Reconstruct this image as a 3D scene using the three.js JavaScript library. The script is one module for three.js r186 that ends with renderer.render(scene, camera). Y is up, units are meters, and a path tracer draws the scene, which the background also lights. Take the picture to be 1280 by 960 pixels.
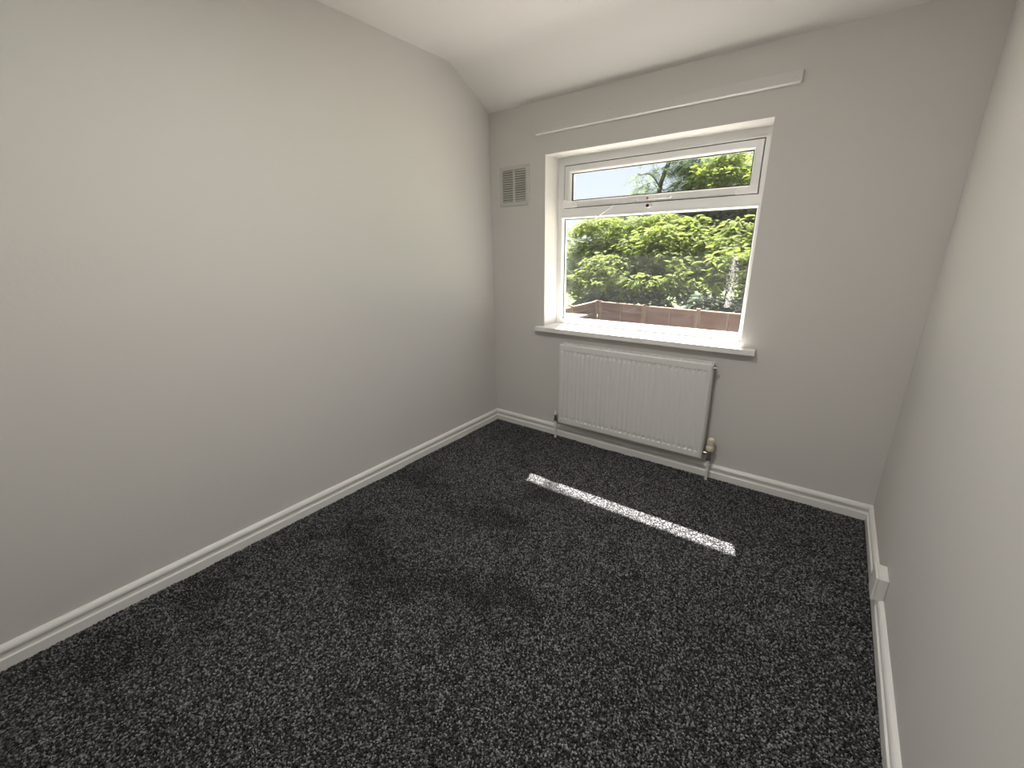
import * as THREE from 'three';
import { mergeGeometries } from 'three/addons/utils/BufferGeometryUtils.js';
import { RoundedBoxGeometry } from 'three/addons/geometries/RoundedBoxGeometry.js';
import { RectAreaLightUniformsLib } from 'three/addons/lights/RectAreaLightUniformsLib.js';
import { ImprovedNoise } from 'three/addons/math/ImprovedNoise.js';

// ---------------------------------------------------------------- camera, sky, sun, exposure
const scene = new THREE.Scene();
const renderer = new THREE.WebGLRenderer({ antialias: true });
renderer.toneMapping = THREE.LinearToneMapping;
renderer.toneMappingExposure = 1.0;
renderer.shadowMap.enabled = true;
RectAreaLightUniformsLib.init();

const camera = new THREE.PerspectiveCamera(84.5, 1280 / 960, 0.05, 300);
camera.position.set(2.065, 1.337, 2.531);
camera.rotation.order = 'YXZ';
camera.rotation.set(-0.3106, 0.6459, -0.0173);
scene.add(camera);

{ // clear summer sky: pale towards the horizon, blue overhead
  const w = 16, h = 256, d = new Float32Array(w * h * 4);
  for (let j = 0; j < h; j++) {
    const el = ((j + 0.5) / h - 0.5) * Math.PI, t = Math.pow(Math.max(0, Math.sin(el)), 0.85);
    for (let i = 0; i < w; i++) {
      const k = (j * w + i) * 4;
      d[k] = THREE.MathUtils.lerp(1.02, 0.24, t); d[k + 1] = THREE.MathUtils.lerp(1.09, 0.46, t); d[k + 2] = THREE.MathUtils.lerp(1.13, 0.92, t); d[k + 3] = 1;
    }
  }
  const sky = new THREE.DataTexture(d, w, h, THREE.RGBAFormat, THREE.FloatType);
  sky.mapping = THREE.EquirectangularReflectionMapping; sky.magFilter = sky.minFilter = THREE.LinearFilter; sky.needsUpdate = true;
  scene.background = sky; scene.environment = sky;
}
const sun = new THREE.DirectionalLight(new THREE.Color().setRGB(1, 0.95, 0.88), 56);
sun.position.set(-0.30 * 12 + 1, 1.473 * 12, -12);
sun.target.position.set(1, 0, 0);
sun.castShadow = true; sun.shadow.radius = 1; sun.shadow.mapSize.set(4096, 4096);
Object.assign(sun.shadow.camera, { left: -16, right: 16, top: 16, bottom: -16, near: 0.5, far: 60 });
scene.add(sun, sun.target);
const ADDED_LAMP = 82;   // added unseen ceiling panel light that brightens the room, radiance of its face

// ---------------------------------------------------------------- helpers
let seed = 20240611;
const rnd = () => { seed = (seed + 0x6D2B79F5) | 0; let t = Math.imul(seed ^ (seed >>> 15), 1 | seed); t = (t + Math.imul(t ^ (t >>> 7), 61 | t)) ^ t; return ((t ^ (t >>> 14)) >>> 0) / 4294967296; };
const rr = (a, b) => a + (b - a) * rnd();
const noise = new ImprovedNoise();
const V = (x, y, z) => new THREE.Vector3(x, y, z);
const lin = (r, g, b) => new THREE.Color().setRGB(r, g, b);
const taken = new Map();
function numbered(n) { const k = taken.get(n) ?? 0; taken.set(n, k + 1); return k ? n + '_' + String(k).padStart(3, '0') : n; }
function shade(o) { o.traverse((m) => { if (m.isMesh) { m.castShadow = true; m.receiveShadow = true; } }); return o; }
function mesh(name, geo, mat, parent = scene) { const m = new THREE.Mesh(Array.isArray(geo) ? join(geo) : geo, mat); m.name = parent === scene ? numbered(name) : name; m.castShadow = m.receiveShadow = true; parent.add(m); return m; }
function thing(name, label, category, [x, y, z] = [0, 0, 0], group) { const g = new THREE.Group(); g.name = numbered(name); g.position.set(x, y, z); g.userData = { label, category }; if (group) g.userData.group = group; scene.add(g); return g; }
function tag(o, label, category, group) { Object.assign(o.userData, { label, category }); if (group) o.userData.group = group; return o; }
function struct(o, label) { o.userData.kind = 'structure'; if (label) o.userData.label = label; return o; }
function structGroup(name, label) { const g = new THREE.Group(); g.name = name; scene.add(g); return struct(g, label); }
function join(list) { return mergeGeometries(list.map((g) => { const q = g.index ? g.toNonIndexed() : g; for (const a of Object.keys(q.attributes)) if (!['position', 'normal', 'uv'].includes(a)) q.deleteAttribute(a); return q; })); }
const box = (x0, x1, y0, y1, z0, z1, r = 0) => (r ? new RoundedBoxGeometry(x1 - x0, y1 - y0, z1 - z0, 2, r) : new THREE.BoxGeometry(x1 - x0, y1 - y0, z1 - z0)).translate((x0 + x1) / 2, (y0 + y1) / 2, (z0 + z1) / 2);
const cyl = (r0, r1, h, n = 20) => new THREE.CylinderGeometry(r1, r0, h, n);
function tri(list) { const g = new THREE.BufferGeometry(); g.setAttribute('position', new THREE.Float32BufferAttribute(list, 3)); g.setAttribute('uv', new THREE.Float32BufferAttribute(new Float32Array(list.length / 3 * 2), 2)); g.computeVertexNormals(); return g; }
// a profile of [inset, z] points carried round the rectangle with mitred corners
function ring(x0, x1, y0, y1, profile) {
  const L = []; const n = profile.length;
  const corner = (c, [u, z]) => [[x0 + u, y0 + u, z], [x1 - u, y0 + u, z], [x1 - u, y1 - u, z], [x0 + u, y1 - u, z]][c];
  for (let c = 0; c < 4; c++) for (let i = 0; i < n; i++) {
    const a = corner(c, profile[i]), b = corner((c + 1) % 4, profile[i]), d = corner(c, profile[(i + 1) % n]), e = corner((c + 1) % 4, profile[(i + 1) % n]);
    L.push(...a, ...b, ...e, ...a, ...e, ...d);
  }
  return tri(L);
}
// a closed profile of [outwards, up] points along a straight run, with end points that depend on 'outwards' (mitres)
function run(profile, at) {   // at(end, u, v) -> [x,y,z]
  const L = [], n = profile.length;
  for (let i = 0; i < n; i++) { const p = profile[i], q = profile[(i + 1) % n]; const a = at(0, ...p), b = at(1, ...p), d = at(0, ...q), e = at(1, ...q); L.push(...a, ...b, ...e, ...a, ...e, ...d); }
  return tri(L);
}
function texture(w, h, fn, srgb, rx = 1, ry = 1) {
  const d = new Uint8Array(w * h * 4);
  for (let j = 0; j < h; j++) for (let i = 0; i < w; i++) { const c = fn(i / w, j / h, i, j), k = (j * w + i) * 4; d[k] = c[0] * 255; d[k + 1] = c[1] * 255; d[k + 2] = c[2] * 255; d[k + 3] = 255; }
  const t = new THREE.DataTexture(d, w, h); t.wrapS = t.wrapT = THREE.RepeatWrapping; t.magFilter = THREE.LinearFilter; t.minFilter = THREE.LinearMipmapLinearFilter; t.generateMipmaps = true;
  if (srgb) t.colorSpace = THREE.SRGBColorSpace; t.repeat.set(rx, ry); t.needsUpdate = true; return t;
}
const tileNoise = (x, y, f, s) => { // periodic over 0..1
  const a = (x0, y0) => noise.noise(x0 * f, y0 * f, s); return (a(x, y) * (1 - x) + a(x - 1, y) * x) * (1 - y) + (a(x, y - 1) * (1 - x) + a(x - 1, y - 1) * x) * y;
};

// ---------------------------------------------------------------- materials
const rollerBump = texture(512, 512, (u, v) => { const n = 0.5 + 0.3 * tileNoise(u, v, 90, 1.3) + 0.25 * tileNoise(u, v, 34, 7.7) + 0.2 * tileNoise(u, v, 6, 3.1); return [n, n, n]; }, false);
const M = {
  wall: new THREE.MeshStandardMaterial({ color: lin(0.63, 0.612, 0.588), roughness: 0.75, bumpMap: rollerBump, bumpScale: 0.0006 }),
  ceiling: new THREE.MeshStandardMaterial({ color: lin(0.76, 0.745, 0.72), roughness: 0.85, bumpMap: rollerBump, bumpScale: 0.0006 }),
  gloss: new THREE.MeshPhysicalMaterial({ color: lin(0.80, 0.79, 0.77), roughness: 0.38, clearcoat: 0.25, clearcoatRoughness: 0.25 }),
  upvc: new THREE.MeshPhysicalMaterial({ color: lin(0.80, 0.80, 0.79), roughness: 0.35, clearcoat: 0.2, clearcoatRoughness: 0.3 }),
  gasket: new THREE.MeshStandardMaterial({ color: lin(0.03, 0.03, 0.032), roughness: 0.7 }),
  radiator: new THREE.MeshPhysicalMaterial({ color: lin(0.72, 0.715, 0.70), roughness: 0.4, clearcoat: 0.3, clearcoatRoughness: 0.25 }),
  batten: new THREE.MeshPhysicalMaterial({ color: lin(0.63, 0.612, 0.588), roughness: 0.45 }),
  cream: new THREE.MeshStandardMaterial({ color: lin(0.72, 0.66, 0.52), roughness: 0.4 }),
  plastic: new THREE.MeshStandardMaterial({ color: lin(0.76, 0.75, 0.73), roughness: 0.4 }),
  ventPlastic: new THREE.MeshStandardMaterial({ color: lin(0.55, 0.54, 0.51), roughness: 0.5 }),
  whiteEdge: new THREE.MeshPhysicalMaterial({ color: lin(0.88, 0.87, 0.85), roughness: 0.3 }),
  ventBack: new THREE.MeshStandardMaterial({ color: lin(0.20, 0.195, 0.185), roughness: 0.8 }),
  chrome: new THREE.MeshStandardMaterial({ color: lin(0.45, 0.42, 0.38), roughness: 0.3, metalness: 1 }),
  dark: new THREE.MeshStandardMaterial({ color: lin(0.02, 0.02, 0.02), roughness: 0.6 }),
  red: new THREE.MeshStandardMaterial({ color: lin(0.35, 0.08, 0.05), roughness: 0.5 }),
  brick: new THREE.MeshStandardMaterial({ color: lin(0.28, 0.15, 0.10), roughness: 0.9 }),
  roofTile: new THREE.MeshStandardMaterial({ color: lin(0.12, 0.07, 0.05), roughness: 0.9 }),
  gutter: new THREE.MeshStandardMaterial({ color: lin(0.75, 0.75, 0.74), roughness: 0.4 }),
  lawn: new THREE.MeshStandardMaterial({ color: lin(0.13, 0.18, 0.06), roughness: 1 }),
  paving: new THREE.MeshStandardMaterial({ color: lin(0.45, 0.42, 0.385), roughness: 0.95 }),
  bark: new THREE.MeshStandardMaterial({ color: lin(0.09, 0.075, 0.06), roughness: 0.95, bumpMap: rollerBump, bumpScale: 0.02 }),
  timber: new THREE.MeshStandardMaterial({ color: lin(0.8, 0.8, 0.8), roughness: 0.9 }),
};
// dirty pane: smooth glass under a film of dried grime with a grain of its own
const grime = texture(512, 512, (u, v) => { const n = 0.62 + 0.55 * tileNoise(u, v, 60, 2.2) + 0.45 * tileNoise(u, v, 14, 5.5) + 0.35 * tileNoise(u, v, 150, 9.1); const c = THREE.MathUtils.clamp(n, 0.15, 1); return [c, c, c]; }, false, 1, 1);
M.glass = new THREE.MeshPhysicalMaterial({ color: 0xffffff, transmission: 1, thickness: 0, ior: 1.5, roughness: 0.09, roughnessMap: grime });

// ---------------------------------------------------------------- measures
const W = 2.405, D = 3.1, H0 = 2.2, H1 = 2.4, KZ = 0.35;
const WX0 = 0.4533, WX1 = 1.7082, WY0 = 0.806, WY1 = 1.8973, FZ = -0.165;
const planarUV = (g, s = 1) => { const p = g.attributes.position, n = g.attributes.normal, uv = new Float32Array(p.count * 2); for (let i = 0; i < p.count; i++) { const ax = Math.abs(n.getX(i)), ay = Math.abs(n.getY(i)), az = Math.abs(n.getZ(i)); const [a, b] = ax > ay && ax > az ? [p.getZ(i), p.getY(i)] : ay > az ? [p.getX(i), p.getZ(i)] : [p.getX(i), p.getY(i)]; uv[i * 2] = a * s; uv[i * 2 + 1] = b * s; } g.setAttribute('uv', new THREE.BufferAttribute(uv, 2)); return g; };

// ---------------------------------------------------------------- room shell
{
  const s = new THREE.Shape([new THREE.Vector2(-0.3, -2.75), new THREE.Vector2(W + 0.3, -2.75), new THREE.Vector2(W + 0.3, 2.28), new THREE.Vector2(-0.3, 2.28)]);
  s.holes.push(new THREE.Path([new THREE.Vector2(WX0, WY0 - 0.03), new THREE.Vector2(WX0, WY1), new THREE.Vector2(WX1, WY1), new THREE.Vector2(WX1, WY0 - 0.03)]));
  struct(mesh('wall_back', planarUV(new THREE.ExtrudeGeometry(s, { depth: 0.28, bevelEnabled: false }).translate(0, 0, -0.28)), M.wall), 'window wall painted pale warm grey');
  // gable profile of the two side walls, following the sloped edge of the ceiling
  const gable = () => new THREE.Shape([new THREE.Vector2(0, -0.3), new THREE.Vector2(-D - 0.1, -0.3), new THREE.Vector2(-D - 0.1, H1 + 0.12), new THREE.Vector2(-KZ, H1 + 0.12), new THREE.Vector2(0, H0 + 0.12)]);
  const side = (x0) => planarUV(new THREE.ExtrudeGeometry(gable(), { depth: 0.2, bevelEnabled: false }).rotateY(Math.PI / 2).translate(x0, 0, 0));
  struct(mesh('wall_left', side(-0.2), M.wall), 'long plain left wall painted pale warm grey');
  struct(mesh('wall_right', side(W), M.wall), 'right wall painted pale warm grey');
  // rear wall with a doorway
  const r = new THREE.Shape([new THREE.Vector2(-0.2, -0.3), new THREE.Vector2(W + 0.2, -0.3), new THREE.Vector2(W + 0.2, H1 + 0.12), new THREE.Vector2(-0.2, H1 + 0.12)]);
  r.holes.push(new THREE.Path([new THREE.Vector2(1.5, 0.0), new THREE.Vector2(1.5, 2.0), new THREE.Vector2(2.27, 2.0), new THREE.Vector2(2.27, 0.0)]));
  struct(mesh('wall_rear', planarUV(new THREE.ExtrudeGeometry(r, { depth: 0.12, bevelEnabled: false }).translate(0, 0, D)), M.wall));
  struct(mesh('floor', box(-0.2, W + 0.2, -0.25, -0.012, 0, D + 0.12), new THREE.MeshStandardMaterial({ color: lin(0.05, 0.05, 0.05), roughness: 1 })));
  // ceiling: flat, then sloped down under the eaves, the bend plastered soft
  const pts = [[-0.0, H0]];
  const bend = 0.06, len = Math.hypot(KZ, H1 - H0), ux = KZ / len, uy = (H1 - H0) / len;
  const a0 = [KZ - ux * bend, H1 - uy * bend], a2 = [KZ + bend, H1];
  for (let i = 0; i <= 10; i++) { const t = i / 10; pts.push([(1 - t) ** 2 * a0[0] + 2 * t * (1 - t) * KZ + t * t * a2[0], (1 - t) ** 2 * a0[1] + 2 * t * (1 - t) * H1 + t * t * a2[1]]); }
  pts.push([D + 0.12, H1]);
  const cs = new THREE.Shape([...pts.map(([z, y]) => new THREE.Vector2(-z, y)), new THREE.Vector2(-D - 0.12, H1 + 0.14), new THREE.Vector2(-KZ, H1 + 0.14), new THREE.Vector2(0, H0 + 0.14)]);
  struct(mesh('ceiling', planarUV(new THREE.ExtrudeGeometry(cs, { depth: W, bevelEnabled: false }).rotateY(Math.PI / 2)), M.ceiling), 'white ceiling sloping down to the window wall');
  // door behind the photographer, shut
  const d = structGroup('door_1');
  mesh('door_leaf', box(1.53, 2.24, 0.0, 1.97, D + 0.03, D + 0.07, 0.003), M.gloss, d);
  for (const [x0, x1, y0, y1] of [[1.62, 1.84, 0.2, 0.85], [1.93, 2.15, 0.2, 0.85], [1.62, 1.84, 1.0, 1.85], [1.93, 2.15, 1.0, 1.85]]) mesh('door_panel', box(x0, x1, y0, y1, D + 0.022, D + 0.032, 0.004), M.gloss, d);
  mesh('door_frame', [box(1.5, 1.53, 0, 2.0, D, D + 0.12), box(2.24, 2.27, 0, 2.0, D, D + 0.12), box(1.53, 2.24, 1.97, 2.0, D, D + 0.12)], M.gloss, d);
  mesh('door_handle', [cyl(0.009, 0.009, 0.05).rotateX(Math.PI / 2).translate(1.6, 1.0, D + 0.005), box(1.59, 1.71, 0.991, 1.009, D - 0.03, D - 0.015, 0.006)], M.chrome, d);
}
{ // skirting: torus moulding
  const S = [[0, -0.011], [0.018, -0.011], [0.018, 0.0345], [0.0168, 0.036], [0.0125, 0.0385], [0.0118, 0.044], [0.0124, 0.050], [0.0145, 0.0555], [0.0165, 0.060], [0.0172, 0.0645], [0.0165, 0.069], [0.0145, 0.0735], [0.0115, 0.0775], [0.0075, 0.0805], [0.004, 0.0825], [0, 0.083]];
  struct(mesh('baseboard_back', run(S, (e, u, v) => [e ? W - u : u, v, u]), M.gloss));
  struct(mesh('baseboard_left', run(S, (e, u, v) => [u, v, e ? u : D - u]), M.gloss));
  struct(mesh('baseboard_right', run(S, (e, u, v) => [W - u, v, e ? D - u : u]), M.gloss));
}

// ---------------------------------------------------------------- window
{
  const w = structGroup('window_1', 'white plastic framed window with a top-hung opening light over a fixed pane');
  const prof = (wd, z0, z1) => [[0, z0], [0, z1 - 0.001], [0.001, z1], [wd - 0.004, z1], [wd, z1 - 0.004], [wd, z0]];
  mesh('frame', ring(WX0, WX1, WY0 - 0.004, WY1, prof(0.030, -0.235, FZ)), M.upvc, w);
  // wider upper part of the frame round the opening light, and the transom below it
  mesh('light_frame', [ring(0.4745, 1.6825, 1.535, 1.872, prof(0.022, -0.235, FZ - 0.0005)).translate(0, 0, 0.0004)], M.upvc, w);
  mesh('transom', [box(0.4825, 1.679, 1.535, 1.586, -0.235, FZ + 0.001, 0.003)], M.upvc, w);
  const bead = (name, x0, x1, y0, y1, wd, zf, zg) => mesh(name, ring(x0, x1, y0, y1, [[0, zg - 0.03], [0, zf - 0.003], [0.002, zf], [wd * 0.45, zf + 0.0005], [wd * 0.6, zf - 0.004], [wd * 0.9, zg + 0.004], [wd, zg + 0.001], [wd, zg - 0.03]]), M.upvc, w);
  bead('glazing_bead', 0.478, 1.681, 0.826, 1.537, 0.0185, FZ + 0.001, -0.190);
  mesh('gasket', ring(0.4955, 1.6635, 0.8435, 1.5195, [[0, -0.196], [0, -0.188], [0.0035, -0.188], [0.0035, -0.196]]), M.gasket, w);
  mesh('glass_pane', box(0.49, 1.669, 0.838, 1.525, -0.1945, -0.1935), M.glass, w);
  // opening light
  const sash = new THREE.Group(); sash.name = 'opening_sash'; w.add(sash);
  mesh('sash_gasket', ring(0.4955, 1.6605, 1.5855, 1.8505, [[0, -0.225], [0, -0.176], [0.007, -0.176], [0.007, -0.225]]), M.gasket, sash);
  mesh('sash_frame', ring(0.5010, 1.6560, 1.5905, 1.8455, [[0, -0.23], [0, -0.170], [0.003, -0.167], [0.030, -0.167], [0.032, -0.169], [0.034, -0.168], [0.041, -0.178], [0.0435, -0.190], [0.0435, -0.23]]), M.upvc, sash);
  mesh('gasket', ring(0.5445, 1.6125, 1.6345, 1.8025, [[0, -0.206], [0, -0.190], [0.004, -0.190], [0.004, -0.206]]), M.gasket, sash);
  mesh('glass_pane', box(0.54, 1.617, 1.63, 1.807, -0.2005, -0.1995), M.glass, sash);
  // white moulded covers in the lower corners of the opening light
  for (const s of [-1, 1]) {
    const sh = new THREE.Shape(); sh.moveTo(0, 0); sh.lineTo(0.092, 0); sh.quadraticCurveTo(0.099, 0.010, 0.090, 0.019); sh.quadraticCurveTo(0.045, 0.020, 0.024, 0.038); sh.quadraticCurveTo(0.010, 0.046, 0, 0.036); sh.closePath();
    const g = new THREE.ExtrudeGeometry(sh, { depth: 0.016, bevelEnabled: true, bevelSize: 0.004, bevelThickness: 0.004, bevelSegments: 2, curveSegments: 6 });
    const p = g.attributes.position; if (s > 0) { for (let i = 0; i < p.count; i++) p.setX(i, -p.getX(i)); const q = g.toNonIndexed(); const a = q.attributes.position.array; for (let i = 0; i < a.length; i += 9) for (let k = 0; k < 3; k++) { const t = a[i + 3 + k]; a[i + 3 + k] = a[i + 6 + k]; a[i + 6 + k] = t; } q.computeVertexNormals(); q.translate(1.653, 1.594, -0.167); mesh('corner_cover', q, M.whiteEdge, sash); } else mesh('corner_cover', g.translate(0.501, 1.594, -0.167), M.whiteEdge, sash);
  }
  // espagnolette handle lying to the right, its locking button, and the boss on the transom
  const h = new THREE.Group(); h.name = 'handle'; w.add(h);
  mesh('handle_base', new RoundedBoxGeometry(0.062, 0.024, 0.012, 3, 0.005).translate(1.095, 1.604, -0.162), M.upvc, h);
  mesh('lever', [new RoundedBoxGeometry(0.135, 0.017, 0.013, 3, 0.006).translate(1.155, 1.606, -0.140), cyl(0.009, 0.009, 0.02).rotateX(Math.PI / 2).translate(1.095, 1.606, -0.150)], M.upvc, h);
  mesh('lock_button', cyl(0.006, 0.006, 0.008, 14).rotateX(Math.PI / 2).translate(1.085, 1.607, -0.133), M.red, h).userData.label = 'small red locking button';
  mesh('stay_boss', cyl(0.017, 0.014, 0.012, 20).rotateX(Math.PI / 2).scale(1.3, 0.8, 1).translate(1.086, 1.568, FZ + 0.006), M.upvc, w);
  mesh('stay_peg', cyl(0.010, 0.009, 0.016, 16).rotateX(Math.PI / 2).translate(1.082, 1.568, FZ + 0.010), M.dark, w).userData.label = 'dark peg hole on the transom';
  mesh('casement_stay', [new RoundedBoxGeometry(0.10, 0.012, 0.008, 2, 0.003).rotateZ(0.09).translate(0.965, 1.600, -0.160), cyl(0.008, 0.008, 0.010, 14).rotateX(Math.PI / 2).translate(0.925, 1.597, -0.158)], M.upvc, sash);
  // thin white rod hanging askew from the stay in front of the fixed pane
  mesh('opening_rod', new THREE.TubeGeometry(new THREE.LineCurve3(V(0.868, 1.583, -0.143), V(0.742, 1.514, -0.152)), 1, 0.0036, 8), M.upvc, w);
  // limescale run dried on the inside of the fixed pane, near its right edge
  const L = [];
  for (let i = 0; i < 800; i++) {
    const t = Math.pow(rnd(), 1.25), y = 0.99 + 0.44 * t, wd = 0.014 + 0.022 * Math.sin(Math.min(1, t * 1.6) * Math.PI), cx = 1.590 - (t < 0.12 ? (0.12 - t) * 0.18 * rnd() : 0), x = cx + (rnd() + rnd() - 1) * wd, r = rr(0.0006, 0.0021) * (t > 0.65 ? 0.7 : 1), n = 5, a0 = rnd() * 6;
    for (let k = 0; k < n; k++) { const a = a0 + k / n * Math.PI * 2, b = a0 + (k + 1) / n * Math.PI * 2; L.push(x, y, -0.1926, x + r * Math.cos(a), y + 1.5 * r * Math.sin(a), -0.1934, x + r * Math.cos(b), y + 1.5 * r * Math.sin(b), -0.1934); }
  }
  const lime = mesh('limescale_run', tri(L), new THREE.MeshPhysicalMaterial({ color: lin(0.30, 0.30, 0.29), roughness: 1, transmission: 0.5, thickness: 0 }), w);
  lime.userData.kind = 'stuff'; lime.userData.label = 'white speckled limescale run on the glass';
  shade(w);
}
{ // window board with horns
  const s = new THREE.Shape([[0.405, -0.05], [1.7875, -0.05], [1.7875, -0.001], [WX1, -0.001], [WX1, 0.166], [WX0, 0.166], [WX0, -0.001], [0.405, -0.001]].map(([x, y]) => new THREE.Vector2(x, y)));
  const g = new THREE.ExtrudeGeometry(s, { depth: 0.024, bevelEnabled: true, bevelThickness: 0.004, bevelSize: 0.003, bevelOffset: -0.003, bevelSegments: 3 }).rotateX(-Math.PI / 2).translate(0, 0.778, 0);
  tag(mesh('window_sill', g, M.gloss), 'white painted window board with projecting ends below the window', 'window sill');
}
{ // curtain batten above the window
  const b = thing('curtain_batten', 'long wooden batten painted like the wall, fixed above the window', 'batten', [1.092, 2.037, 0]);
  mesh('board', run([[0, -0.019], [0.020, -0.019], [0.020, 0.025], [0.019, 0.026], [0, 0.026]], (e, u, v) => [e ? 0.703 : -0.703, v, u]), M.batten, b);
  for (const x of [-0.7035, 0.702]) mesh('board_end', box(x, x + 0.0015, -0.019, 0.026, 0, 0.0195), M.batten, b);
  mesh('lower_edge', run([[0, -0.0245], [0.012, -0.0245], [0.0205, -0.019], [0, -0.019]], (e, u, v) => [e ? 0.698 : -0.703, v, u]), M.whiteEdge, b).userData.label = 'bright white lower edge';
  for (const x of [-0.685, -0.24, 0.24, 0.672]) mesh('screw', cyl(0.005, 0.005, 0.002, 12).rotateX(Math.PI / 2).translate(x, 0.001, 0.0206), M.wall, b);
  for (const x of [-0.21]) mesh('hook', [cyl(0.0025, 0.0025, 0.016, 8).rotateX(Math.PI / 2).translate(x, 0.032, 0.008), cyl(0.0025, 0.0025, 0.014, 8).translate(x, 0.036, 0.015)], M.wall, b);
}
{ // louvred air vent
  const v = thing('air_vent', 'square louvred plastic air vent on the wall left of the window', 'vent', [0.2075, 1.738, 0]);
  const a = 0.122, hgt = 0.125;
  mesh('vent_frame', [ring(-a, a, -hgt, hgt, [[0, 0], [0, 0.006], [0.002, 0.008], [0.024, 0.008], [0.026, 0.006], [0.026, 0]]), box(-0.009, 0.009, -hgt + 0.025, hgt - 0.025, 0, 0.008)], M.ventPlastic, v);
  mesh('back_plate', box(-a + 0.02, a - 0.02, -hgt + 0.02, hgt - 0.02, 0.0002, 0.0012), M.ventBack, v);
  const lg = new THREE.BoxGeometry(0.086, 0.0022, 0.012).rotateX(0.85);
  for (const s of [-1, 1]) for (let i = 0; i < 14; i++) { const l = mesh('louvre', lg, M.ventPlastic, v); l.position.set(s * 0.0525, -hgt + 0.0335 + i * 0.0141, 0.0055); }
  for (const sx of [-1, 1]) for (const sy of [-1, 1]) mesh('screw', cyl(0.0045, 0.0045, 0.0025, 12).rotateX(Math.PI / 2).translate(sx * (a - 0.013), sy * (hgt - 0.013), 0.009), M.chrome, v);
}

// ---------------------------------------------------------------- radiator
{
  const X0 = 0.634, X1 = 1.602, Y0 = 0.140, Y1 = 0.712, ZF = 0.092, w = X1 - X0, N = 30;
  const r = thing('radiator', 'white fluted panel radiator on the wall under the window', 'radiator', [(X0 + X1) / 2, 0, 0.06]);
  const ox = -(X0 + X1) / 2, oz = -0.06;
  // front sheet: raised border, pressed channels with rounded ends
  const bx = 0.016, pitch = (w - 2 * bx) / N, xs = [0, 0.004, bx];
  const cut = [0.12, 0.32, 0.42, 0.58, 0.68, 0.88];
  for (let i = 0; i < N; i++) for (const c of cut) xs.push(bx + (i + c) * pitch);
  xs.push(w - bx, w - 0.004, w);
  const hgt = Y1 - Y0, ys = [0, 0.004, 0.012, 0.036, 0.0425, 0.049, 0.056, 0.064, 0.075, hgt - 0.075, hgt - 0.064, hgt - 0.052, hgt - 0.045, hgt - 0.0405, hgt - 0.036, hgt - 0.014, hgt - 0.004, hgt];
  const depth = (i, j) => {
    const x = xs[i], y = ys[j];
    const edge = Math.min(x, w - x, y, hgt - y);
    let z = edge < 0.001 ? -0.006 : edge < 0.0045 ? 0 : 0.0;
    if (x > bx && x < w - bx) {
      const f = ((x - bx) / pitch) % 1, across = f > 0.37 && f < 0.63 ? 1 : f > 0.25 && f < 0.75 ? 0.75 : 0;
      const lo = THREE.MathUtils.clamp((y - 0.036) / 0.0065, 0, 1), hi = THREE.MathUtils.clamp((hgt - 0.036 - y) / 0.0045, 0, 1);
      const near = Math.min(y - 0.036, hgt - 0.036 - y);   // the pressings are deepest at their ends
      z -= (0.0026 + 0.0055 * (1 - THREE.MathUtils.smoothstep(near, 0.010, 0.030))) * across * Math.min(lo, hi);
    }
    return z;
  };
  const L = [];
  const P = (i, j) => [xs[i] + X0 + ox, ys[j] + Y0, ZF + oz + depth(i, j)];
  for (let i = 0; i < xs.length - 1; i++) for (let j = 0; j < ys.length - 1; j++) { const a = P(i, j), b = P(i + 1, j), c = P(i + 1, j + 1), d = P(i, j + 1); L.push(...a, ...b, ...c, ...a, ...c, ...d); }
  mesh('front_panel', tri(L), M.radiator, r);
  mesh('back_panel', [box(X0 + ox, X1 + ox, Y0, Y1, ZF + oz - 0.020, ZF + oz - 0.0075, 0.003)], M.radiator, r);
  // welded seam ridge along the top and sides
  mesh('seam', ring(X0 + ox - 0.003, X1 + ox + 0.003, Y0 - 0.003, Y1 + 0.003, [[0, ZF + oz - 0.012], [0, ZF + oz - 0.008], [0.004, ZF + oz - 0.007], [0.004, ZF + oz - 0.013]]), M.radiator, r);
  // casing: plain top grille between two raised lips, and a side cover at each end
  const TG = new THREE.Group(); TG.name = 'top_grille'; r.add(TG);
  mesh('grille_plate', box(X0 + ox + 0.002, X1 + ox - 0.002, Y1 - 0.012, Y1 - 0.008, oz + 0.028, ZF + oz - 0.006), M.radiator, TG);
  for (let k = 0; k < 24; k++) mesh('grille_bar', box(X0 + ox + 0.012 + k * 0.0405, X0 + ox + 0.024 + k * 0.0405, Y1 - 0.0085, Y1 - 0.003, oz + 0.032, ZF + oz - 0.022), M.radiator, TG);
  mesh('back_lip', box(X0 + ox, X1 + ox, Y1 - 0.014, Y1 + 0.003, oz + 0.026, oz + 0.031, 0.001), M.radiator, TG);
  for (const x of [X0 - 0.001, X1 - 0.0005]) mesh('side_panel', box(x + ox - 0.0005, x + ox + 0.0015, Y0 + 0.02, Y1 - 0.002, oz + 0.026, ZF + oz - 0.010), M.radiator, r);
  // convector fins behind
  const fs = []; const nf = 44;
  for (let i = 0; i < nf; i++) { const x = X0 + ox + 0.03 + (w - 0.06) * i / (nf - 1); fs.push(box(x - 0.0006, x + 0.0006, Y0 + 0.05, Y1 - 0.03, oz + 0.036, ZF + oz - 0.019)); }
  for (let i = 0; i < nf - 1; i++) { const x = X0 + ox + 0.03 + (w - 0.06) * i / (nf - 1), dx = (w - 0.06) / (nf - 1); if (i % 2) fs.push(box(x, x + dx, Y0 + 0.05, Y1 - 0.03, oz + 0.035, oz + 0.0365)); }
  mesh('convector_fins', fs, M.radiator, r);
  for (const x of [X0 + 0.13, X1 - 0.13]) mesh('bracket', box(x + ox - 0.015, x + ox + 0.015, Y0 + 0.06, Y1 - 0.04, oz + 0.001, ZF + oz - 0.019), M.radiator, r);
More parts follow.
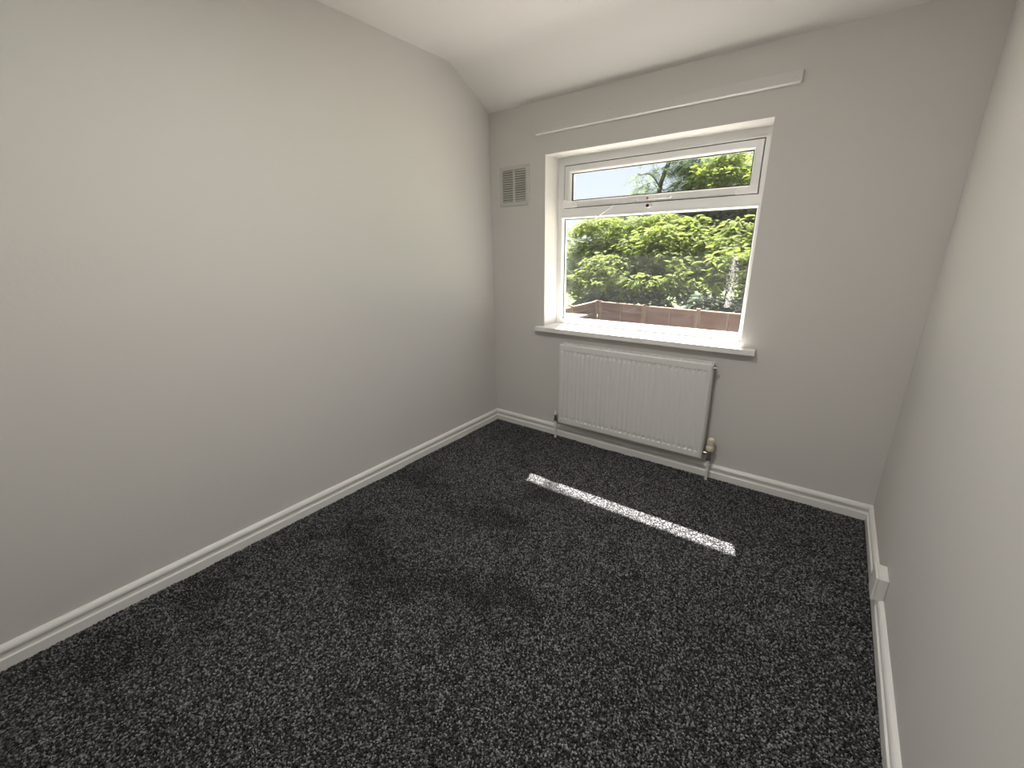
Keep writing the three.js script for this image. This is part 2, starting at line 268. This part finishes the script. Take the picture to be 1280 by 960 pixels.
  for (const [x, lab] of [[X0 + 0.02, null], [X1 - 0.02, null]]) mesh('end_boss', cyl(0.013, 0.013, 0.05, 16).rotateX(Math.PI / 2).translate(x + ox, Y1 - 0.022, oz + 0.052), M.radiator, r);
  mesh('air_valve', [cyl(0.009, 0.009, 0.018, 6).rotateZ(Math.PI / 2).translate(X1 + ox + 0.006, Y1 - 0.024, oz + 0.066), cyl(0.0045, 0.0045, 0.01, 8).rotateZ(Math.PI / 2).translate(X1 + ox + 0.018, Y1 - 0.024, oz + 0.066)], M.chrome, r);
  // valves and pipes
  const vz = 0.055 + oz;
  const tv = new THREE.Group(); tv.name = 'thermostatic_valve'; tv.userData.label = 'cream capped thermostatic valve'; r.add(tv);
  const vx = 1.640 + ox;
  mesh('valve_body', [cyl(0.011, 0.011, 0.055, 16).translate(vx, 0.155, vz), cyl(0.015, 0.015, 0.014, 6).translate(vx, 0.135, vz), cyl(0.010, 0.010, 0.042, 14).rotateZ(Math.PI / 2).translate(vx - 0.022, 0.170, vz), cyl(0.014, 0.014, 0.013, 6).rotateZ(Math.PI / 2).translate(vx - 0.026, 0.170, vz), cyl(0.017, 0.017, 0.010, 18).translate(vx, 0.184, vz)], M.chrome, tv);
  const prof = [[0.0, 0.188], [0.017, 0.188], [0.021, 0.191], [0.0225, 0.197], [0.0225, 0.211], [0.0205, 0.216], [0.0165, 0.219], [0.0160, 0.224], [0.0175, 0.230], [0.0180, 0.252], [0.0172, 0.262], [0.0145, 0.267], [0.0, 0.269]].map(([a, b]) => new THREE.Vector2(a, b));
  mesh('valve_cap', new THREE.LatheGeometry(prof, 28).translate(vx, 0, vz), M.cream, tv);
  mesh('grip_ribs', Array.from({ length: 18 }, (_, k) => box(-0.0012, 0.0012, 0.231, 0.258, 0.0168, 0.0192).rotateY(k / 18 * Math.PI * 2).translate(vx, 0, vz)), M.cream, tv);
  mesh('pipe', cyl(0.0078, 0.0078, 0.14, 16).translate(vx, 0.060, vz), M.gloss, r);
  const lv = new THREE.Group(); lv.name = 'lockshield_valve'; lv.userData.label = 'dark bodied lockshield valve'; r.add(lv);
  const lx = 0.592 + ox;
  mesh('valve_body', [cyl(0.010, 0.010, 0.05, 16).translate(lx, 0.160, vz), cyl(0.014, 0.014, 0.013, 6).translate(lx, 0.140, vz), cyl(0.009, 0.009, 0.04, 14).rotateZ(Math.PI / 2).translate(lx + 0.024, 0.170, vz), cyl(0.013, 0.013, 0.012, 6).rotateZ(Math.PI / 2).translate(lx + 0.025, 0.170, vz)], M.chrome, lv);
  mesh('valve_cap', cyl(0.0125, 0.011, 0.022, 18).translate(lx, 0.193, vz), M.plastic, lv);
  mesh('pipe', cyl(0.0078, 0.0078, 0.145, 16).translate(lx, 0.0635, vz), M.gloss, r);
}
{ // surface box low on the right wall
  const b = thing('socket_box', 'small white surface-mounted socket box low on the right wall over the skirting', 'socket box', [W, 0.122, 0.695]);
  mesh('back_box', new RoundedBoxGeometry(0.030, 0.096, 0.096, 2, 0.003).translate(-0.0155, 0, 0), M.plastic, b);
  mesh('face_plate', new RoundedBoxGeometry(0.009, 0.100, 0.100, 3, 0.003).translate(-0.0345, 0, 0), M.plastic, b);
  for (const s of [-1, 1]) mesh('screw', cyl(0.0035, 0.0035, 0.001, 12).rotateZ(Math.PI / 2).translate(-0.0393, 0, s * 0.038), M.chrome, b);
}

// ---------------------------------------------------------------- added ceiling panel light, unseen above the view, lifts walls and carpet
{
  const l = thing('added_ceiling_light', 'unseen square ceiling panel light added to brighten the room', 'added light', [1.4, H1, 1.85]);
  mesh('panel_frame', ring(-0.17, 0.17, -0.17, 0.17, [[0, 0], [0, 0.03], [0.002, 0.032], [0.018, 0.032], [0.02, 0.028], [0.02, 0]]).rotateX(Math.PI / 2), M.plastic, l);
  mesh('light_panel', box(-0.15, 0.15, -0.026, -0.002, -0.15, 0.15), new THREE.MeshStandardMaterial({ color: lin(0.8, 0.78, 0.74), emissive: lin(1, 0.95, 0.88), emissiveIntensity: 1.5 }), l);
  const p = new THREE.RectAreaLight(lin(1, 0.965, 0.91), ADDED_LAMP, 0.3, 0.3); p.position.set(0, -0.034, 0); p.rotation.x = -Math.PI / 2; l.add(p);
}

// ---------------------------------------------------------------- carpet
{
  const c = thing('carpet', 'dark charcoal twist pile carpet with grey flecks covering the whole floor', 'carpet', [0, 0, 0]);
  mesh('backing', box(0.0, W, -0.012, -0.009, 0.0, D), new THREE.MeshStandardMaterial({ color: lin(0.012, 0.012, 0.013), roughness: 1 }), c);
  const L = [], R0 = 0.0022, R1 = 0.0044, h1 = 0.0080, h2 = 0.0090;
  for (let k = 0; k < 3; k++) { const a = k * 2.0944, b = (k + 1) * 2.0944; const p = (r, h, t) => [r * Math.cos(t), h, r * Math.sin(t)]; L.push(...p(R0, 0, a), ...p(R1, h1, b), ...p(R0, 0, b), ...p(R0, 0, a), ...p(R1, h1, a), ...p(R1, h1, b), ...p(R1, h1, a), 0, h2, 0, ...p(R1, h1, b)); }
  const spots = [], st = 0.0052;
  for (let x = 0.02; x < W - 0.02; x += st) for (let z = 0.02; z < D - 0.02; z += st) spots.push(x + rr(-0.5, 0.5) * st, z + rr(-0.5, 0.5) * st);
  const n = spots.length / 2, pile = new THREE.InstancedMesh(tri(L), new THREE.MeshStandardMaterial({ color: 0xffffff, roughness: 0.95 }), n);
  const m = new THREE.Matrix4(), col = new THREE.Color(), up = V(0, 1, 0), side = V(1, 0, 0), fore = V(0, 0, 1);
  for (let i = 0; i < n; i++) {
    const x = spots[i * 2], z = spots[i * 2 + 1];
    // trodden pile leans this way and that in patches
    const f = noise.noise(x * 2.3, z * 2.3, 4.2) + 0.6 * noise.noise(x * 6, z * 6, 8.8), g = noise.noise(x * 2.1, z * 2.1, 14.2) + 0.5 * noise.noise(x * 7, z * 7, 1.8);
    const tr = THREE.MathUtils.smoothstep(noise.noise(x * 3.1 + 5, z * 3.1, 21.7) + 0.5 * noise.noise(x * 8, z * 8, 3.3), 0.12, 0.5) * (1 - 0.8 * THREE.MathUtils.smoothstep(x, 1.15, 1.75)), lx = f * 0.6 + rr(-0.28, 0.28) + 0.35 * tr, lz = g * 0.6 + rr(-0.28, 0.28) + 0.75 * tr, a = rnd() * 6.28, s = rr(0.85, 1.2) * (1 - 0.42 * tr), hy = rr(0.85, 1.15) * (1 - 0.2 * tr);
    up.set(lx, 1, lz).normalize(); side.set(Math.cos(a), 0, Math.sin(a)); fore.crossVectors(side, up).normalize(); side.crossVectors(up, fore);
    m.makeBasis(side.multiplyScalar(s), up.multiplyScalar(hy), fore.multiplyScalar(s)).setPosition(x, -0.010, z);
    pile.setMatrixAt(i, m);
    const q = rnd(), v = q < 0.45 ? rr(0.011, 0.030) : q < 0.80 ? rr(0.05, 0.125) : rr(0.15, 0.28);
    pile.setColorAt(i, col.setRGB(v, v, v * 1.05));
  }
  pile.name = 'pile'; pile.userData.kind = 'stuff'; pile.castShadow = pile.receiveShadow = true; c.add(pile);
}

// ---------------------------------------------------------------- outside: house edge, garden
{
  const e = structGroup('trim_1', 'eaves with gutter outside above the window');
  mesh('soffit', box(-0.6, W + 0.6, 2.10, 2.115, -0.66, -0.28), M.gutter, e);
  mesh('fascia', box(-0.6, W + 0.6, 2.06, 2.22, -0.66, -0.64), M.gutter, e);
  const gut = []; const R = 0.055, cy = 2.09, cz = -0.68 - 0.035;
  for (let k = 0; k < 12; k++) { const a = Math.PI + k / 12 * Math.PI, b = Math.PI + (k + 1) / 12 * Math.PI; for (const [r] of [[R], [R - 0.003]]) { const p = (t, x) => [x, cy + 0.052 + r * Math.sin(t), cz + r * Math.cos(t)]; gut.push(...p(a, -0.6), ...p(a, W + 0.6), ...p(b, W + 0.6), ...p(a, -0.6), ...p(b, W + 0.6), ...p(b, -0.6)); } }
  mesh('gutter', tri(gut), M.gutter, e);
  // roof slab over the eaves and the room
  const s = new THREE.Shape([[-0.80, 2.20], [-0.80, 2.24], [0.2, 2.80], [3.6, 2.80], [3.6, 2.62], [0.25, 2.62], [-0.3, 2.30]].map(([z, y]) => new THREE.Vector2(-z, y)));
  struct(mesh('roof', new THREE.ExtrudeGeometry(s, { depth: W + 1.2, bevelEnabled: false }).rotateY(Math.PI / 2).translate(-0.6, 0, 0), M.roofTile));
  struct(mesh('ground', box(-40, 40, -2.9, -2.7, -60, -0.28), M.lawn), 'lawn of the garden outside');
  struct(mesh('patio', box(-5.2, 8, -2.7, -2.66, -7, -0.28), M.paving), 'pale paved patio below the window');
}
// ---------------------------------------------------------------- fences
{
  const tones = [lin(0.17, 0.088, 0.082), lin(0.19, 0.10, 0.095), lin(0.15, 0.078, 0.075), lin(0.18, 0.093, 0.09)].map((c) => new THREE.MeshStandardMaterial({ color: c, roughness: 0.9 }));
  const postM = new THREE.MeshStandardMaterial({ color: lin(0.22, 0.135, 0.12), roughness: 0.9 }), capM = new THREE.MeshStandardMaterial({ color: lin(0.34, 0.24, 0.19), roughness: 0.9 });
  const slatG = new THREE.BoxGeometry(1, 0.165, 0.014).rotateX(-0.2);
  function fence(label, pts, step) {
    const f = thing('fence', label, 'fence', [pts[0][0], -2.7, pts[0][1]]);
    for (let s = 0; s < pts.length - 1; s++) {
      const [x0, z0, h0] = pts[s], [x1, z1, h1] = pts[s + 1], len = Math.hypot(x1 - x0, z1 - z0), n = Math.round(len / step), ang = -Math.atan2(z1 - z0, x1 - x0), pl = len / n - 0.1;
      for (let i = 0; i < n; i++) {
        const t = (i + 0.5) / n, x = x0 + (x1 - x0) * t - pts[0][0], z = z0 + (z1 - z0) * t - pts[0][1], h = h0 + (h1 - h0) * t + 0.02 * Math.sin(i * 5.1);
        const p = new THREE.Group(); p.name = 'fence_panel'; p.position.set(x, 0, z); p.rotation.y = ang; f.add(p);
        for (let k = 0; k < 13; k++) { const sl = mesh('slat', slatG, tones[(k * 3 + i * 5) % 4], p); sl.scale.x = pl; sl.position.set(0, 0.12 + k * (h - 0.16) / 12.4, 0.012 * ((k * 7 + i) % 3 - 1) * 0.4); sl.rotation.z = 0.004 * Math.sin(k * 3.3 + i); }
        for (const bx of [-pl / 2 + 0.03, 0, pl / 2 - 0.03]) mesh('batten', box(bx - 0.022, bx + 0.022, 0.05, h - 0.02, 0.012, 0.040), postM, p);
        mesh('capping', box(-pl / 2, pl / 2, h - 0.02, h + 0.012, -0.03, 0.045), capM, p);
      }
      for (let i = s ? 1 : 0; i <= n; i++) { const t = i / n, h = h0 + (h1 - h0) * t + 0.02; mesh('post', [box(-0.05, 0.05, 0, h, -0.05, 0.05, 0.006), box(-0.062, 0.062, h, h + 0.03, -0.062, 0.062, 0.008)].map((g) => g.rotateY(ang).translate(x0 + (x1 - x0) * t - pts[0][0], 0, z0 + (z1 - z0) * t - pts[0][1])), postM, f); }
    }
    return f;
  }
  fence('reddish brown lapped panel fence running across the back of the garden', [[-5.51, -13.58, 1.90], [4.4, -12.0, 1.94]], 1.98);
  fence('reddish brown fence receding along the left side of the garden', [[-5.62, -13.45, 1.92], [-5.72, -3.4, 1.98]], 1.98);
}
{ // shed whose roof shows over the window board
  const g = thing('garden_shed', 'low garden shed with a pale flat roof beside the left fence', 'shed', [-4.35, -2.7, -7.3]);
  const wd = new THREE.MeshStandardMaterial({ color: lin(0.16, 0.10, 0.07), roughness: 0.9 });
  for (let k = 0; k < 14; k++) mesh('board', [box(-0.95, 0.95, 0.02 + k * 0.152, 0.165 + k * 0.152, -0.86, -0.84), box(-0.95, 0.95, 0.02 + k * 0.152, 0.165 + k * 0.152, 0.84, 0.86), box(-0.97, -0.95, 0.02 + k * 0.152, 0.165 + k * 0.152, -0.86, 0.86), box(0.95, 0.97, 0.02 + k * 0.152, 0.165 + k * 0.152, -0.86, 0.86)], wd, g);
  mesh('roof', box(-1.02, 1.02, 2.16, 2.24, -0.92, 0.92, 0.01), new THREE.MeshStandardMaterial({ color: lin(0.085, 0.08, 0.08), roughness: 0.95 }), g);
}
// ---------------------------------------------------------------- trees and shrubs
{
  // a spray: leaflets in pairs along a drooping rib
  function spray(len, pairs, lw, ll, droop) {
    const L = [];
    for (let i = 0; i < pairs; i++) for (const s of [-1, 1]) {
      const t = (i + 0.6) / pairs, x = t * len, y = -droop * t * t * len, a = s * (0.95 - 0.5 * t), k = ll * (1 - 0.35 * t), cx = x + Math.cos(a) * k, cz = Math.sin(a) * k, nx = -Math.sin(a) * lw, nz = Math.cos(a) * lw, d = -0.35 * k;
      const m = [(x + cx) / 2, y + d * 0.3, cz / 2];
      L.push(x, y, 0, m[0] + nx, m[1], m[2] + nz, cx, y + d, cz, x, y, 0, cx, y + d, cz, m[0] - nx, m[1], m[2] - nz);
    }
    return tri(L);
  }
  const geoms = { locust: spray(0.26, 6, 0.024, 0.09, 0.35), broad: spray(0.26, 4, 0.04, 0.12, 0.3), narrow: spray(0.32, 8, 0.011, 0.11, 0.7) };
  const leafM = new THREE.MeshPhysicalMaterial({ color: 0xffffff, roughness: 1, transmission: 0.6, thickness: 0, specularIntensity: 0.3 });
  const q = new THREE.Quaternion(), qa = new THREE.Quaternion(), m = new THREE.Matrix4(), col = new THREE.Color();
  function limb(pts, r0, r1) { const c = new THREE.CatmullRomCurve3(pts.map((p) => V(...p))), g = new THREE.TubeGeometry(c, 14, 1, 7), p = g.attributes.position; for (let i = 0; i < p.count; i++) { const t = Math.floor(i / 8) / 14, o = c.getPointAt(t), r = r0 + (r1 - r0) * t; p.setXYZ(i, o.x + (p.getX(i) - o.x) * r, o.y + (p.getY(i) - o.y) * r, o.z + (p.getZ(i) - o.z) * r); } g.computeVertexNormals(); return g; }
  // lobes: [x, y, z, radius x, radius y] about the tree's foot
  function tree(name, label, category, [x, z], lobes, kind, tint, density, limbs, group) {
    const t = thing(name, label, category, [x, -2.7, z], group);
    const A = [];
    for (const [cx, cy, cz, cr, cry] of lobes) {
      // a lobe is a cluster of small layered tufts of foliage with gaps between them
      const tufts = Math.max(4, Math.round(7 * cr * (cr + cry)));
      for (let j = 0; j < tufts; j++) {
        const u0 = rr(-0.75, 1), p0 = rnd() * 6.2832, s0 = Math.sqrt(1 - u0 * u0), r = cr * rr(0.30, 0.50), ry = Math.min(cry, r * rr(0.45, 0.65));
        const lx = cx + cr * 0.85 * s0 * Math.cos(p0), ly = cy + cry * 0.9 * u0, lz = cz + cr * 0.85 * s0 * Math.sin(p0), n = Math.round(density * r * (r + ry) * 2);
        for (let i = 0; i < n; i++) {
          const u = rr(-0.7, 1), ph = rnd() * 6.2832, su = Math.sqrt(1 - u * u), k = 0.45 + 0.55 * Math.pow(rnd(), 0.7);
          const dx = su * Math.cos(ph), dz = su * Math.sin(ph), b = 1 + 0.35 * noise.noise(dx * 2.5 + lx, u * 2.5 + ly, dz * 2.5 + lz);
          if (lz + dz * r * k * b + z > -13.75 + 0.16 * (lx + x + 5.5) && ly + u * ry < 2.3) continue;
          A.push([lx + dx * r * k * b, Math.max(0.1, ly + u * ry * k * b - 0.25 * (dx * dx + dz * dz) * k * k * ry), lz + dz * r * k * b, Math.atan2(-dz, dx), u]);
        }
      }
    }
    const f = new THREE.InstancedMesh(geoms[kind], leafM, A.length);
    A.forEach(([px, py, pz, yaw, dy], i) => {
      q.setFromAxisAngle(V(0, 1, 0), yaw + rr(-1.1, 1.1)); qa.setFromAxisAngle(V(0, 0, 1), rr(-0.5, 0.3) + dy * 0.35); q.multiply(qa); qa.setFromAxisAngle(V(1, 0, 0), rr(-0.6, 0.6)); q.multiply(qa);
      const s = rr(0.75, 1.25); m.compose(V(px, py, pz), q, V(s, s, s)); f.setMatrixAt(i, m);
      const w = rr(0.75, 1.25); f.setColorAt(i, col.setRGB(tint[0] * w * rr(0.9, 1.1), tint[1] * w, tint[2] * w * rr(0.8, 1.2)));
    });
    f.name = 'foliage'; f.userData.kind = 'stuff'; f.castShadow = f.receiveShadow = true; t.add(f);
    if (limbs.length) mesh('trunk', limb(...limbs[0]), M.bark, t);
    for (const l of limbs.slice(1)) mesh('branch', limb(...l), M.bark, t);
    return t;
  }
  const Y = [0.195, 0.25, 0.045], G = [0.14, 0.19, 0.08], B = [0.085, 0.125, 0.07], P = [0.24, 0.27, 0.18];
  const trunk = (h, r) => [[[0, 0, 0], [0.1, h * 0.4, 0.05], [-0.05, h * 0.8, 0], [0, h, 0]], r, r * 0.4];
  const arm = (y, x, z, up) => [[[0, y, 0], [x * 0.4, y + up * 0.5, z * 0.4], [x, y + up, z]], 0.07, 0.02];
  tree('tree', 'bushy yellow-green tree rising at the left behind the shorter trees', 'tree', [-7.9, -17.9],
    [[-0.6, 3.2, 0.3, 1.5, 1.1], [0.9, 3.4, 0.4, 1.5, 1.2], [0.2, 4.5, 0, 1.4, 0.9], [-0.9, 4.3, -0.3, 1.1, 0.8], [1.7, 4.3, 0, 1.2, 0.8], [0.3, 2.2, 0.9, 1.6, 0.8]], 'locust', Y, 62, [trunk(4.2, 0.14), arm(1.5, -1.2, 0.3, 1.8), arm(1.8, 1.4, 0.2, 1.9)]);
  tree('tree', 'rounded yellow-green tree rising behind the shorter tree in the middle', 'tree', [-4.7, -17.4],
    [[-0.9, 3.4, 0.2, 1.4, 1.1], [0.6, 3.5, 0.3, 1.5, 1.2], [-0.3, 4.5, 0, 1.4, 0.9], [1.2, 4.2, -0.2, 1.2, 0.9], [0, 2.4, 0.8, 1.7, 0.8]], 'locust', Y, 62, [trunk(4.3, 0.15), arm(1.6, -1.2, 0.3, 1.8), arm(1.9, 1.3, -0.2, 1.9)]);
  tree('tree', 'yellow-green tree rising at the right behind the shorter trees', 'tree', [-2.0, -16.9],
    [[-0.7, 3.1, 0.1, 1.2, 0.9], [0.7, 3.5, 0, 1.2, 0.9], [0.1, 4.2, -0.3, 1.3, 0.8], [1.4, 4.4, -0.3, 1.2, 0.8], [1.2, 2.8, 0.6, 1.0, 0.6]], 'locust', Y, 62, [trunk(4.0, 0.14), arm(1.5, -1.0, 0.2, 1.6), arm(1.7, 1.3, 0, 2.0)]);
  tree('tree', 'tall leafy tree filling the top right of the window', 'tree', [-1.6, -21.3],
    [[-1.8, 7.0, 0.2, 1.3, 0.8], [-0.4, 7.5, 0.0, 1.4, 0.8], [1.2, 7.3, -0.1, 1.4, 0.8], [2.7, 7.0, -0.1, 1.3, 0.8], [-1.0, 6.6, 0.9, 1.3, 0.6], [0.6, 6.7, 1.1, 1.3, 0.6], [2.1, 6.4, 0.9, 1.3, 0.7], [-2.2, 6.5, 0.6, 0.9, 0.5], [-0.2, 5.8, 1.6, 1.3, 0.5]], 'locust', Y, 50, [trunk(7.4, 0.24), arm(3.5, -1.5, 0.4, 3.4), arm(3.8, 1.8, 0.3, 3.2)]);
  tree('tree', 'open grown tree with bare bent limbs against the sky', 'tree', [-6.2, -21.5],
    [[0.9, 7.3, 0.3, 1.1, 0.6], [-0.2, 6.9, 0.4, 0.7, 0.3], [0.3, 5.9, 0.4, 1.0, 0.35], [1.8, 6.6, 0.2, 1.1, 0.7], [2.4, 7.8, 0, 1.2, 0.8], [-0.6, 6.2, 0.3, 1.0, 0.4], [-1.7, 5.6, 0.3, 1.0, 0.35], [-2.4, 5.35, 0.3, 0.7, 0.25], [0.7, 5.6, 0, 1.3, 0.5], [-0.9, 7.5, 0.2, 0.6, 0.3], [2.3, 5.6, 0, 1.4, 0.7], [0.3, 8.6, 0, 1.2, 0.5]], 'narrow', G, 75,
    [[[[0.6, 0, 0], [0.5, 3, 0], [0.35, 5.4, 0], [0.0, 6.6, 0], [0.3, 7.8, 0], [0.8, 9.0, 0]], 0.24, 0.08], [[[0.4, 5.2, 0], [1.2, 6.2, 0.1], [2.2, 7.4, 0]], 0.11, 0.03], [[[0.05, 6.5, 0], [-0.7, 6.5, 0.2], [-1.6, 5.8, 0.3]], 0.07, 0.015], [[[0.1, 6.9, 0], [-0.5, 7.6, 0.1], [-1.1, 7.6, 0.2]], 0.05, 0.015], [[[1.6, 6.7, 0], [1.9, 8.0, 0], [2.4, 8.9, 0]], 0.06, 0.02]]);
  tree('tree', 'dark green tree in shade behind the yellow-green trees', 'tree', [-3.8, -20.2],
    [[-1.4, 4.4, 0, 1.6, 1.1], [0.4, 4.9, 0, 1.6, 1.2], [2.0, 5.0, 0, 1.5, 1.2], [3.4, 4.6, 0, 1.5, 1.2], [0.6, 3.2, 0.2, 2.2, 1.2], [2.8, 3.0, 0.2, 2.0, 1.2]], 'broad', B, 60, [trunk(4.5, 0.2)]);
  tree('shrub', 'pale grey-green willowy shrub at the left edge of the pane', 'shrub', [-8.1, -14.4],
    [[0, 1.8, 0, 0.7, 1.5], [-0.7, 2.6, -0.4, 0.8, 1.3], [0.4, 3.3, -0.6, 0.7, 1.0], [-0.8, 3.9, -0.8, 0.9, 0.9]], 'narrow', P, 80, [trunk(3, 0.06)]);
  for (const [label, x, z, lobes] of [
    ['short yellow-green tree at the far right end of the back fence', 2.6, -14.6, [[-0.9, 2.6, 0, 1.1, 0.8], [0.6, 2.9, 0, 1.2, 0.9], [0, 4.0, -0.2, 1.1, 0.7], [1.6, 3.4, 0, 1.1, 0.8], [0.2, 1.7, 0.1, 1.3, 0.7]]],
    ['short yellow-green tree close behind the corner of the fences', -6.7, -15.4, [[-0.8, 2.5, 0, 1.0, 0.7], [0.4, 2.7, 0.1, 1.1, 0.8], [1.3, 2.4, 0.2, 0.9, 0.6], [-0.2, 3.2, -0.2, 0.9, 0.5], [0.9, 3.1, -0.2, 0.8, 0.5]]],
    ['short yellow-green tree close behind the middle of the back fence', -3.9, -15.3, [[-0.9, 2.7, 0, 1.0, 0.7], [0.3, 2.5, 0.2, 1.1, 0.7], [1.3, 2.8, 0, 0.8, 0.6], [-0.3, 3.4, -0.2, 0.8, 0.5], [0.8, 3.3, -0.2, 0.7, 0.4]]],
    ['short yellow-green tree close behind the right part of the back fence', -1.1, -15.0, [[-0.9, 2.3, 0.2, 0.8, 0.5], [0.1, 3.3, 0, 0.8, 0.6], [0.9, 3.7, -0.1, 0.8, 0.6], [0.6, 2.7, 0.1, 0.7, 0.4], [1.5, 2.9, 0, 0.8, 0.5]]],
  ]) tree('tree', label, 'tree', [x, z], lobes, 'locust', Y, 62, [trunk(2.6, 0.08), arm(1.0, -0.8, 0.1, 1.4), arm(1.2, 0.9, 0.1, 1.3)]);
  const hedge = (label, x, z, lobes) => tree('shrub', label, 'shrub', [x, z], lobes, 'broad', B, 70, [trunk(1.4, 0.06)]);
  hedge('dark evergreen shrub just behind the left end of the back fence', -5.5, -15.2, [[-0.8, 1.5, 0, 1.0, 0.8], [0.5, 1.6, 0, 1.0, 0.8], [1.4, 1.4, 0.1, 0.8, 0.7]]);
  hedge('dark evergreen shrub behind the middle panels of the back fence', -3.1, -14.9, [[-0.8, 1.5, 0, 1.0, 0.8], [0.5, 1.6, 0, 1.0, 0.8], [1.3, 1.4, 0.1, 0.8, 0.7]]);
  hedge('dark evergreen shrub behind the right panels of the back fence', -0.7, -14.5, [[-0.9, 1.5, 0, 1.0, 0.8], [0.4, 1.6, 0, 1.0, 0.9], [1.4, 1.5, 0.1, 0.9, 0.8]]);
}
shade(scene);
renderer.render(scene, camera);
